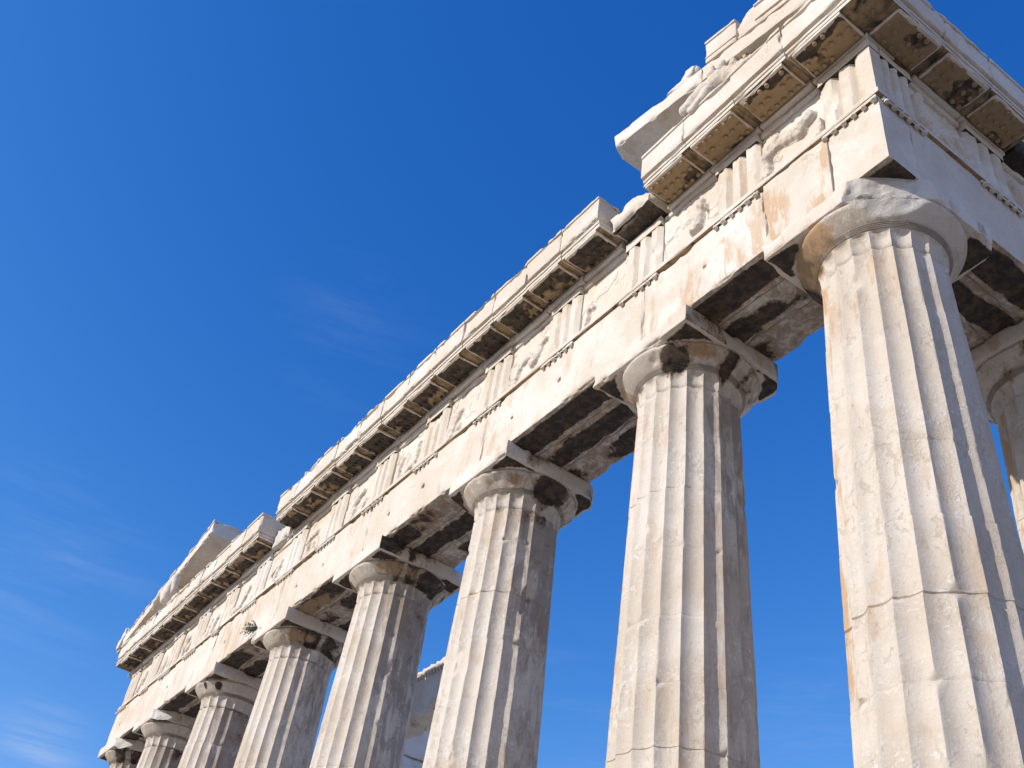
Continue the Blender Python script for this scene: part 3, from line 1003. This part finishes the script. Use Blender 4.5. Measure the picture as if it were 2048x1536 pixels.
def mutule_geo(xc, w, dz, seed, tone=0, studs=True):
    g = Geo()
    lo = np.array((xc - w / 2, G0 + .05, 13.055 + dz)); hi = np.array((xc + w / 2, -FA - .035, 13.118 + dz))
    V, F, V0 = stone(lo, hi, (.035, .035, .03), chip=.03, w=.04, thr=.5, seed=seed, rnd=.006)
    V[:, 2] += np.where(V0[:, 1] > -1.2, 0.0, 0)
    at = np.zeros((len(V), 3))
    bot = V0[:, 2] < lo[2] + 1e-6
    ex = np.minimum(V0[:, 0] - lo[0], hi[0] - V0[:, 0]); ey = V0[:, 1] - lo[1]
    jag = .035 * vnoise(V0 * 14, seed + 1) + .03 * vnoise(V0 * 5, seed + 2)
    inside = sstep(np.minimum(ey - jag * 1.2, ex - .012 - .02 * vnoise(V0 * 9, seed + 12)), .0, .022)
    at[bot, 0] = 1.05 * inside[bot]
    cy = (V0[:, 1] - lo[1]) / (hi[1] - lo[1]); cx = np.abs(V0[:, 0] - xc) / (w / 2)
    if tone == 0:      # blackened, with a brown middle
        at[:, 1] = .10 + .48 * sstep(fbm(V0 * np.array([2.2, 3.6, 1]), seed + 8, 3) + .22 * (cy - .5), .46, .66)
    elif tone == 1:    # tan, with a black outer band
        at[:, 1] = 1.05 * sstep(cy + .5 * (fbm(V0 * 3.5, seed + 8, 4) - .5), .20, .42) * (1 - .5 * sstep(cx, .8, 1.0)) - .5 * sstep(fbm(V0 * np.array([3.2, 3.2, 1]), seed + 18, 4), .52, .68)
    else:              # clean honey coloured
        at[:, 1] = 1.15 - .75 * sstep(fbm(V0 * np.array([3, 3, 1]), seed + 8, 4), .50, .66)
    at[~bot, 0] = .22; at[~bot, 1] = .8; at[~bot, 2] = .8
    frt = V0[:, 1] < lo[1] + 1e-6
    at[frt] = (0, 0, .2)
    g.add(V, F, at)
    if studs:
        n = 12
        a = np.arange(n) * 2 * np.pi / n
        for iy in range(3):
            for ix in range(6):
                if rng_.random() < (.14 if tone else .45) or iy == 0 and (tone == 0 or rng_.random() < .5):
                    continue
                px = xc + (ix - 2.5) * (w - .17) / 5
                py = lo[1] + .085 + iy * .175
                z = lo[2]
                rows = [(z + .004, .036), (z - .032, .033), (z - .036, .028), (z - .036, .0005)]
                P = np.vstack([np.stack([px + r * np.cos(a), py + r * np.sin(a), np.full(n, zz)], 1) for zz, r in rows])
                g.add(P, shell(P, len(rows), n)[:, ::-1], (.95, 1.0 if tone else .3, .3))
    return g


def cornice_geo(x0, x1, dz, seed, xend=0.0, corner=False, flakes=True, endcut=None, yb=-.35):
    """Soffit slab, fascia, drip, tall corona face and crown of one block."""
    g = Geo()
    e = x1 + xend

    def blk(y0, z0, z1, x1_, chip=.02, w=.04, res=.06, bottom=None, y1=None, at_fn=None):
        lo = np.array((x0 + .002, y0, z0 + dz)); hi = np.array((x1_ - (0 if corner else .002), yb if y1 is None else y1, z1 + dz))
        V, F, V0 = stone(lo, hi, (res, .09, res * .7), chip=chip, w=w, thr=.5, seed=seed + int(z0 * 100) % 89)
        at = np.zeros((len(V), 3)); at[:, 2] = .12
        if bottom is not None:
            b = V0[:, 2] < lo[2] + 1e-6
            at[b] = bottom
        if endcut is not None:
            V, hit = cut(V, endcut[0], endcut[1], .05, 4, seed)
        g.add(V, F, at)

    o = FA + .583
    ex = (lambda y: -y if corner else x1)          # on the corner block each course reaches as far along x as along y
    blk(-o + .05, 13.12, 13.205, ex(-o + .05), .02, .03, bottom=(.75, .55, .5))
    blk(-o + .032, 13.207, 13.275, ex(-o + .032), .012, .025)
    blk(-o + .085, 13.276, 13.305, ex(-o + .085), .004, .02)
    blk(-o - .012, 13.306, 13.80, ex(-o - .012), .065, .06)
    blk(-o - .034, 13.801, 13.872, ex(-o - .034), .06, .06, y1=-.4 if not corner else .0)
    # bed moulding against the frieze
    blk(-FA - .03, ZF - dz + .001, 13.119, ex(-FA - .03), .01, .03, y1=-.4)
    if flakes:
        rr = random.Random(seed)
        x = x0 + .02
        while x < x1 - .12:
            w = min(rr.uniform(.22, .55), x1 - x - .02)
            if rr.random() < .8 and w > .1:
                h = rr.uniform(.05, .17)
                V, F, V0 = stone((x, -o + rr.uniform(.0, .12), 13.86 + dz), (x + w, -.7, 13.875 + h + dz), .05, chip=.10, w=.12, thr=.25, rough=.012, seed=seed + int(x * 50) % 71)
                g.add(V, F)
            x += w + rr.uniform(0, .12)
    return g


mids = []
for a, b in zip(TC[:-1], TC[1:]):
    mids += [a, (a + b) / 2]
mids.append(TC[-1])
bounds = [(mids[i] + mids[i + 1]) / 2 for i in range(len(mids) - 1)]
tones = {0: 1, 1: 1, 2: 2, 3: 2, 4: 0}
for i, c in enumerate(mids):
    x1 = bounds[i - 1] if i else None
    x0 = bounds[i] if i < len(mids) - 1 else CX[7] - FA - .583
    dz = lift(c)
    if i in (4, 17):
        continue
    if i == 0:
        g = cornice_geo(x0, 1.53, dz, 1000, corner=True, flakes=False, yb=.02)
        o = make("cornice_block", g, M_WALL, temple)
        o['label'] = "corner cornice block with tan soffit"
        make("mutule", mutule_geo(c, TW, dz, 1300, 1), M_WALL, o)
        make("mutule", mutule_geo(FTC[0], TW, dz, 1301, 2), M_WALL, o, True)
        continue
    if i == 3:
        x0 += .05
    flakes = 5 <= i <= 16
    g = cornice_geo(x0, x1, dz, 1000 + i * 9, flakes=flakes)
    o = make("cornice_block", g, M_WALL, temple)
    o.location = ((rng_.random() - .5) * .004, (rng_.random() - .5) * .03, (rng_.random() - .3) * .022)
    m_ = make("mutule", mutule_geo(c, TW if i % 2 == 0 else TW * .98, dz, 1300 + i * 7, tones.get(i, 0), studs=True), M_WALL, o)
    if i in (2, 3):
        m_['label'] = "honey coloured mutule with a dark outer edge"
for j in range(5):
    fm = [FTC[0], (FTC[0] + FTC[1]) / 2, FTC[1], (FTC[1] + FTC[2]) / 2, FTC[2], (FTC[2] + FTC[3]) / 2]
    if j == 0:
        continue
    x1 = (fm[j - 1] + fm[j]) / 2; x0 = (fm[j] + fm[j + 1]) / 2
    if j > 2:
        # past the break only the stump of the block is left, its underside black
        g = Geo()
        V, F, V0 = stone((x0 + .003, -FA - .20, 13.06), (x1 - .003, .25, 13.75), .06, chip=.12, w=.15, thr=.3, rough=.02, seed=1600 + j)
        at = np.zeros((len(V), 3)); at[:, 0] = np.where(V0[:, 2] < 13.4, .95, .3)
        o = make("cornice_block", g.add(V, F, at), M_BROKEN, temple, True)
        o['label'] = "broken cornice stump black underneath"
        continue
    g = cornice_geo(x0, x1, 0, 1500 + j * 9, flakes=True)
    o = make("cornice_block", g, M_WALL, temple, True)
    make("mutule", mutule_geo(fm[j], TW, 0, 1550 + j, 2), M_WALL, o, True)

# broken blocks in the two gaps of the front cornice
def gap_block(x0, x1, y0, z0, z1, seed, label, crust):
    g = Geo()
    V, F, V0 = stone((x0, y0, z0), (x1, .2, z1), .05, chip=.09, w=.12, thr=.3, rough=.012, seed=seed)
    V, hit = cut(V, ((x0 + x1) / 2, y0 + .02, z0), (0, -.75, -.65), .05, 3.5, seed)
    at = np.zeros((len(V), 3))
    at[:, 0] = crust * np.where(V0[:, 2] < z0 + .02, 1, .0)
    at[hit, 0] = crust
    o = make("cornice_block", g.add(V, F, at), M_BROKEN if not crust else M_WALL, temple)
    o['label'] = label


gap_block(bounds[4] + .01, bounds[3] - .01, -FA - .36, 13.06, 13.50, 71, "broken cornice stump with black underside", 1.1)
V_, F_, _0 = stone((bounds[3] - .42, -FA - .02, 13.51), (bounds[3] + .03, .1, 13.92), .06, chip=.05, seed=73)
make("backing_block", Geo().add(V_, F_), M_BROKEN, temple)
gap_block(bounds[17] + .01, bounds[16] - .01, -FA - .10, 13.05, 13.62, 81, "pale broken cornice stump", 0)
V_, F_, _0 = stone((bounds[17] + .2, -FA + .1, 13.63), (bounds[16] - .25, .1, 13.9), .06, chip=.09, w=.1, thr=.3, seed=83)
make("backing_block", Geo().add(V_, F_), M_BROKEN, temple)

# ------------------------------------------------------------------ pediment corners
def slanted(x0, x1, zb, slope, h, y0, y1, res=.07, chip=.04, seed=0, crust=0, w=.06, thr=.5):
    V, F, V0 = stone((x0, y0, 0), (x1, y1, h), (res, .1, res), chip=chip, w=w, thr=thr, seed=seed)
    V = V.copy()
    V[:, 2] += zb + slope * (V[:, 0] - x0)
    at = np.zeros((len(V), 3))
    b = V0[:, 2] < 1e-6
    at[b, 2] = .35
    return V, F, at


def raking(name, x0, x1, zb, slope, h, seed, label=None, y0=-1.535, y1=.35, parent=temple, endcut=None, chip=.045):
    V, F, at = slanted(x0, x1, zb, slope, h, y0, y1, seed=seed, chip=chip)
    if endcut:
        V, hit = cut(V, endcut[0], endcut[1], .03, 4, seed)
    o = make(name, Geo().add(V, F, at), M_WALL, parent)
    if label:
        o['label'] = label
    return o


SL = -.245
def zr(x):
    return 15.07 + SL * (x + 3.99)


r1 = raking("raking_cornice_block", -3.99, -1.62, zr(-3.99), SL, .37, 2001, "slanting cornice slab jutting out past the corner", endcut=((-3.85, -1.45, 15.1), (-1, -.55, -.2)))
r2 = raking("raking_cornice_block", -1.615, 1.50, zr(-1.615), SL, .37, 2002)
for o_, a_, b_ in ((r1, -3.86, -2.3), (r1, -2.3, -1.62)):
    V, F, at = slanted(a_, b_ - .004, zr(a_) + .372, SL, .055, -1.50, -.3, seed=2010 + int(a_ * -7), chip=.05, w=.09, thr=.4)
    make("crown_moulding", Geo().add(V, F, at), M_WALL, o_)
zs_ = lambda x: zr(x) + .373
s1 = raking("gutter_block", -1.51, -.832, zs_(-1.51), SL, .60, 2020, y0=-1.56, y1=-1.0, chip=.03)
s2 = raking("gutter_block", -.826, .70, zs_(-.826), SL, .58, 2021, y0=-1.55, y1=-1.0, chip=.05, endcut=((-.70, -1.3, zs_(-.8) + .42), (-1, -.1, 1.1)))
s3 = raking("gutter_block", .705, 1.55, zs_(.705), SL, .55, 2022, y0=-1.55, y1=-1.0)
for o_, a_, b_, h_ in ((s1, -1.51, -.832, .60), (s2, -.45, .70, .58)):
    V, F, at = slanted(a_, b_, zs_(a_) + .10, SL, .05, -1.585, -1.4, seed=2030, chip=.015, w=.03)
    make("fillet", Geo().add(V, F, at), M_WALL, o_)
    V, F, at = slanted(a_, b_, zs_(a_) + h_ - .07, SL, .06, -1.59, -1.4, seed=2031, chip=.015, w=.03)
    make("fillet", Geo().add(V, F, at), M_WALL, o_)
# wall of the pediment behind, right and left
V, F, _0 = stone((-2.8, -.45, 13.9), (.6, .1, 14.2), .15, seed=2040)
make("pediment_wall", Geo().add(V, F), M_WALL, temple)

SLL = .236
def zl(x):
    return 16.13 - SLL * (-23.58 - x)


for a_, b_, sd_, lb in ((-26.3, -23.45, 2101, "slanting cornice slab raised at the far end"), (-28.7, -26.305, 2102, None), (-30.45, -28.705, 2103, None)):
    ro = raking("raking_cornice_block", a_, b_, zl(a_) - .52, SLL, .42, sd_, lb)
    V, F, at = slanted(a_, b_, zl(a_) - .098, SLL, .10, -1.56, -.6, seed=sd_ + 5, chip=.07, w=.1, thr=.35)
    make("crown_moulding", Geo().add(V, F, at), M_WALL, ro)
V, F, _0 = stone((-27.6, -.45, 13.97), (-23.9, .2, 14.9), .15, seed=2140)
V[:, 2] = np.minimum(V[:, 2], zl(V[:, 0]) - .53)
make("pediment_wall", Geo().add(V, F), M_WALL, temple)

# ------------------------------------------------------------------ inner porch beam and far side
def plain_beam(name, lo, hi, seed, top_tooth=False, label=None, crust=.2):
    g = Geo()
    V, F, V0 = stone(lo, hi, .12, chip=.06, w=.1, seed=seed)
    at = np.zeros((len(V), 3)); b = V0[:, 2] < lo[2] + 1e-6
    at[b, 0] = crust * blotch(V0[b], seed, .9, .4)
    g.add(V, F, at)
    o = make(name, g, M_WALL, temple)
    if label:
        o['label'] = label
    return o


pb = plain_beam("porch_beam", (-24.6, 4.3, 10.43), (-15.4, 5.05, 11.60), 2201, label="inner porch beam seen between two columns")
V, F, _0 = stone((-24.6, 4.22, 11.602), (-15.4, 5.0, 11.82), .1, chip=.05, seed=2203)
make("taenia", Geo().add(V, F), M_WALL, pb)
g = Geo()
for k in range(60):
    xk = -24.5 + k * .15
    V, F, _0 = stone((xk, 4.24, 11.53), (xk + .075, 4.305, 11.601), .05, chip=.01, seed=k)
    g.add(V, F)
make("regula", g, M_WALL, pb)
for k, xk in enumerate((-16.1, -23.0)):
    make_column(xk, 4.85, 700 + k * 9, J0, False, 7, None, None, (), .3, .3)
fe = plain_beam("side_beam", (-29.6, 7.2, 10.43), (-27.95, 11.6, 11.785), 2210)
plain_beam("side_frieze", (-29.58, 7.25, 11.79), (-28.0, 11.5, 13.05), 2211, label="far side frieze seen between two columns")
plain_beam("side_cornice", (-30.1, 7.3, 13.055), (-27.97, 11.5, 14.25), 2212)
make_column(-28.654, 7.805, 741, J0, False, 8, None, None, (), .3, .3)
make_column(-28.654, 11.3, 749, J0, False, 8, None, None, (), .3, .3)

# ------------------------------------------------------------------ loose carvings and stones lying on the cornice
def blob_thing(name, caps, loc, mat, voxel=.03, disp=.02, seed=0, scl=(1, 1, 1)):
    """One continuous carved body grown over a chain of tapered capsules."""
    import bmesh
    bm = bmesh.new()
    for (a, b, ra, rb) in caps:
        a = np.array(a, float) * scl; b = np.array(b, float) * scl
        ra, rb = ra * (.5 + .5 * scl[2]), rb * (.5 + .5 * scl[2])
        n = max(2, int(np.linalg.norm(b - a) / (min(ra, rb) * .45)) + 1)
        for t in np.linspace(0, 1, n):
            p = a + (b - a) * t
            r = ra + (rb - ra) * t
            res = bmesh.ops.create_icosphere(bm, subdivisions=2, radius=r)
            bmesh.ops.translate(bm, verts=res['verts'], vec=tuple(p))
    me = bpy.data.meshes.new(name)
    bm.to_mesh(me); bm.free()
    o = bpy.data.objects.new(name, me)
    COL.objects.link(o)
    rm = o.modifiers.new("remesh", 'REMESH'); rm.mode = 'VOXEL'; rm.voxel_size = voxel
    sm = o.modifiers.new("smooth", 'SMOOTH'); sm.iterations = 6; sm.factor = .5
    dg = bpy.context.evaluated_depsgraph_get()
    ev = o.evaluated_get(dg)
    m2 = bpy.data.meshes.new_from_object(ev)
    o.modifiers.clear()
    o.data = m2
    bpy.data.meshes.remove(me)
    m2.name = name
    co = np.zeros(len(m2.vertices) * 3, np.float32); m2.vertices.foreach_get('co', co)
    no = np.zeros(len(m2.vertices) * 3, np.float32); m2.vertices.foreach_get('normal', no)
    co = co.reshape(-1, 3).astype(float); no = no.reshape(-1, 3)
    co += no * ((fbm(co * 6 + seed, seed, 4) - .5) * 2 * disp)[:, None]
    m2.vertices.foreach_set('co', co.astype(np.float32).ravel())
    m2.polygons.foreach_set('use_smooth', np.ones(len(m2.polygons), bool))
    m2.update()
    m2.materials.clear(); m2.materials.append(mat)
    o.location = loc
    return o


zc0 = 13.875
hh = blob_thing("horse_head", [
    ((.06, .02, .36), (.36, .08, .40), .15, .18), ((.36, .08, .40), (.70, .22, .30), .18, .22),
    ((.06, 0, .36), (-.20, -.05, .24), .145, .115), ((-.20, -.05, .24), (-.33, -.07, .16), .115, .10),
    ((.12, -.02, .22), (-.10, -.05, .10), .10, .075), ((-.10, -.05, .10), (-.22, -.06, .04), .075, .06),
    ((.24, -.06, .50), (.27, -.08, .66), .075, .04), ((.40, -.02, .50), (.46, -.03, .60), .085, .06), ((.62, .02, .42), (.66, .02, .56), .08, .05)], (-1.60, -1.50, zc0 - .10 + lift(-1.6)), M_CARVE, .016, .03, 5)
tag(hh, "carved marble horse head resting on the cornice under the slanting slab", "sculpture")
tor = blob_thing("reclining_statue", [
    ((0, 0, .22), (-.55, 0, .62), .26, .27), ((-.55, 0, .62), (-.86, 0, 1.02), .27, .22), ((-.86, 0, 1.0), (-.98, -.02, 1.28), .11, .10),
    ((-.99, -.02, 1.30), (-1.0, -.02, 1.40), .13, .12), ((0, -.12, .22), (.80, -.2, .86), .22, .15), ((.80, -.2, .86), (1.06, -.2, .10), .15, .09),
    ((0, .15, .2), (1.2, .12, .16), .21, .13), ((1.2, .12, .16), (1.9, .05, .10), .13, .08), ((-.8, -.2, .86), (-1.05, -.26, .30), .11, .09), ((-1.05, -.26, .3), (-.9, -.3, .06), .09, .08)],
    (-25.75, -1.50, 13.96), M_CARVE, .03, .022, 9, scl=(.85, .9, .78))
tag(tor, "carved reclining figure with one knee raised, under the far slanting cornice", "statue")


def loose(name, boxes, loc, label, cat, mat=M_BROKEN, seed=0, chip=.08, tilt=0, group=None):
    g = Geo()
    for i, (lo, hi) in enumerate(boxes):
        V, F, V0 = stone(lo, hi, .045, chip=chip, w=.09, thr=.3, rough=.012, seed=seed + i, rnd=.012)
        g.add(V, F)
    o = make(name, g, mat)
    o.location = loc
    o.rotation_euler = (0, tilt, 0)
    return tag(o, label, cat, group)


loose("carved_fragment", [((-.42, -.16, 0), (.30, .16, .17)), ((.02, -.15, .12), (.36, .15, .44))], (-2.25, -1.34, zr(-2.25) + .42), "small shoe shaped marble fragment standing on the slanting slab", "stone", M_CARVE, 31, .07, math.atan(-SL))
loose("broken_stone", [((-.15, -.14, 0), (.15, .14, .32)), ((-.05, -.1, .2), (.2, .1, .46))], (-.85, -1.40, zc0 + .02), "small broken stone on the cornice behind the carved horse head", "stone", M_CARVE, 41, .09)
loose("upright_stone", [((-.28, -.2, 0), (.24, .2, .55)), ((-.16, -.16, .4), (.16, .16, .95))], (-30.80, -1.38, 13.97), "upright broken stone stump at the far end of the cornice", "stone", M_CARVE, 51, .12)
loose("roof_stone", [((-.3, -.25, 0), (.3, .25, .34))], (1.28, -.62, zc0 + .0), "squared stone block on the shaded side cornice near the corner", "stone", M_BROKEN, 61, .05)
loose("cornice_fragment", [((-.28, -.2, 0), (.2, .2, .20)), ((-.05, -.18, .1), (.25, .2, .27))], (-24.35, -1.2, 13.97), "low broken stone lying beside the foot of the reclining figure", "stone", M_CARVE, 71, .08)

# ------------------------------------------------------------------ plant in the joint beside the fifth capital
def tuft():
    rr = random.Random(5)
    root = empty("wild_plant", (-17.28, -1.03, 10.44))
    tag(root, "green tuft of wild plant growing from the joint above a capital", "plant")
    g = Geo()
    n = 0
    for k in range(26):
        az = rr.uniform(0, 2 * math.pi); 
        d = np.array([-.55 + .6 * math.cos(az), -.5 + .5 * math.sin(az), rr.uniform(-.1, .85)])
        d /= np.linalg.norm(d)
        L = rr.uniform(.22, .46)
        p = np.zeros(3)
        prev = p.copy()
        for s in range(9):
            t = (s + 1) / 9
            q = p + d * L * t + np.array([0, 0, -.22 * L * t * t * 2])
            for m in range(5):
                ld = np.array([rr.gauss(0, 1), rr.gauss(0, 1), rr.gauss(0, 1)]) * .6 + d
                ld /= np.linalg.norm(ld)
                sd2 = np.cross(ld, [rr.gauss(0, 1), rr.gauss(0, 1), rr.gauss(0, 1)]); sd2 /= np.linalg.norm(sd2) + 1e-9
                ll = rr.uniform(.04, .075); lw = ll * .16
                P = np.array([q, q + ld * ll * .5 + sd2 * lw, q + ld * ll, q + ld * ll * .5 - sd2 * lw])
                g.add(P, np.array([[0, 1, 2, 3]]))
    for arr in g.V:
        arr *= .78
    make("foliage", g, M_LEAF, root, smooth=False)
    g = Geo()
    a = np.arange(6) * np.pi / 3
    for k in range(5):
        d = np.array([rr.uniform(-.16, .02), rr.uniform(-.14, 0), rr.uniform(.05, .25)])
        rows = []
        for t, r in ((0, .012), (.5, .009), (1, .004)):
            c = d * t
            rows.append(np.stack([c[0] + r * np.cos(a), c[1] + r * np.sin(a), np.full(6, c[2])], 1))
        P = np.vstack(rows)
        g.add(P, shell(P, 3, 6))
    make("stem", g, M_LEAF, root)


tuft()
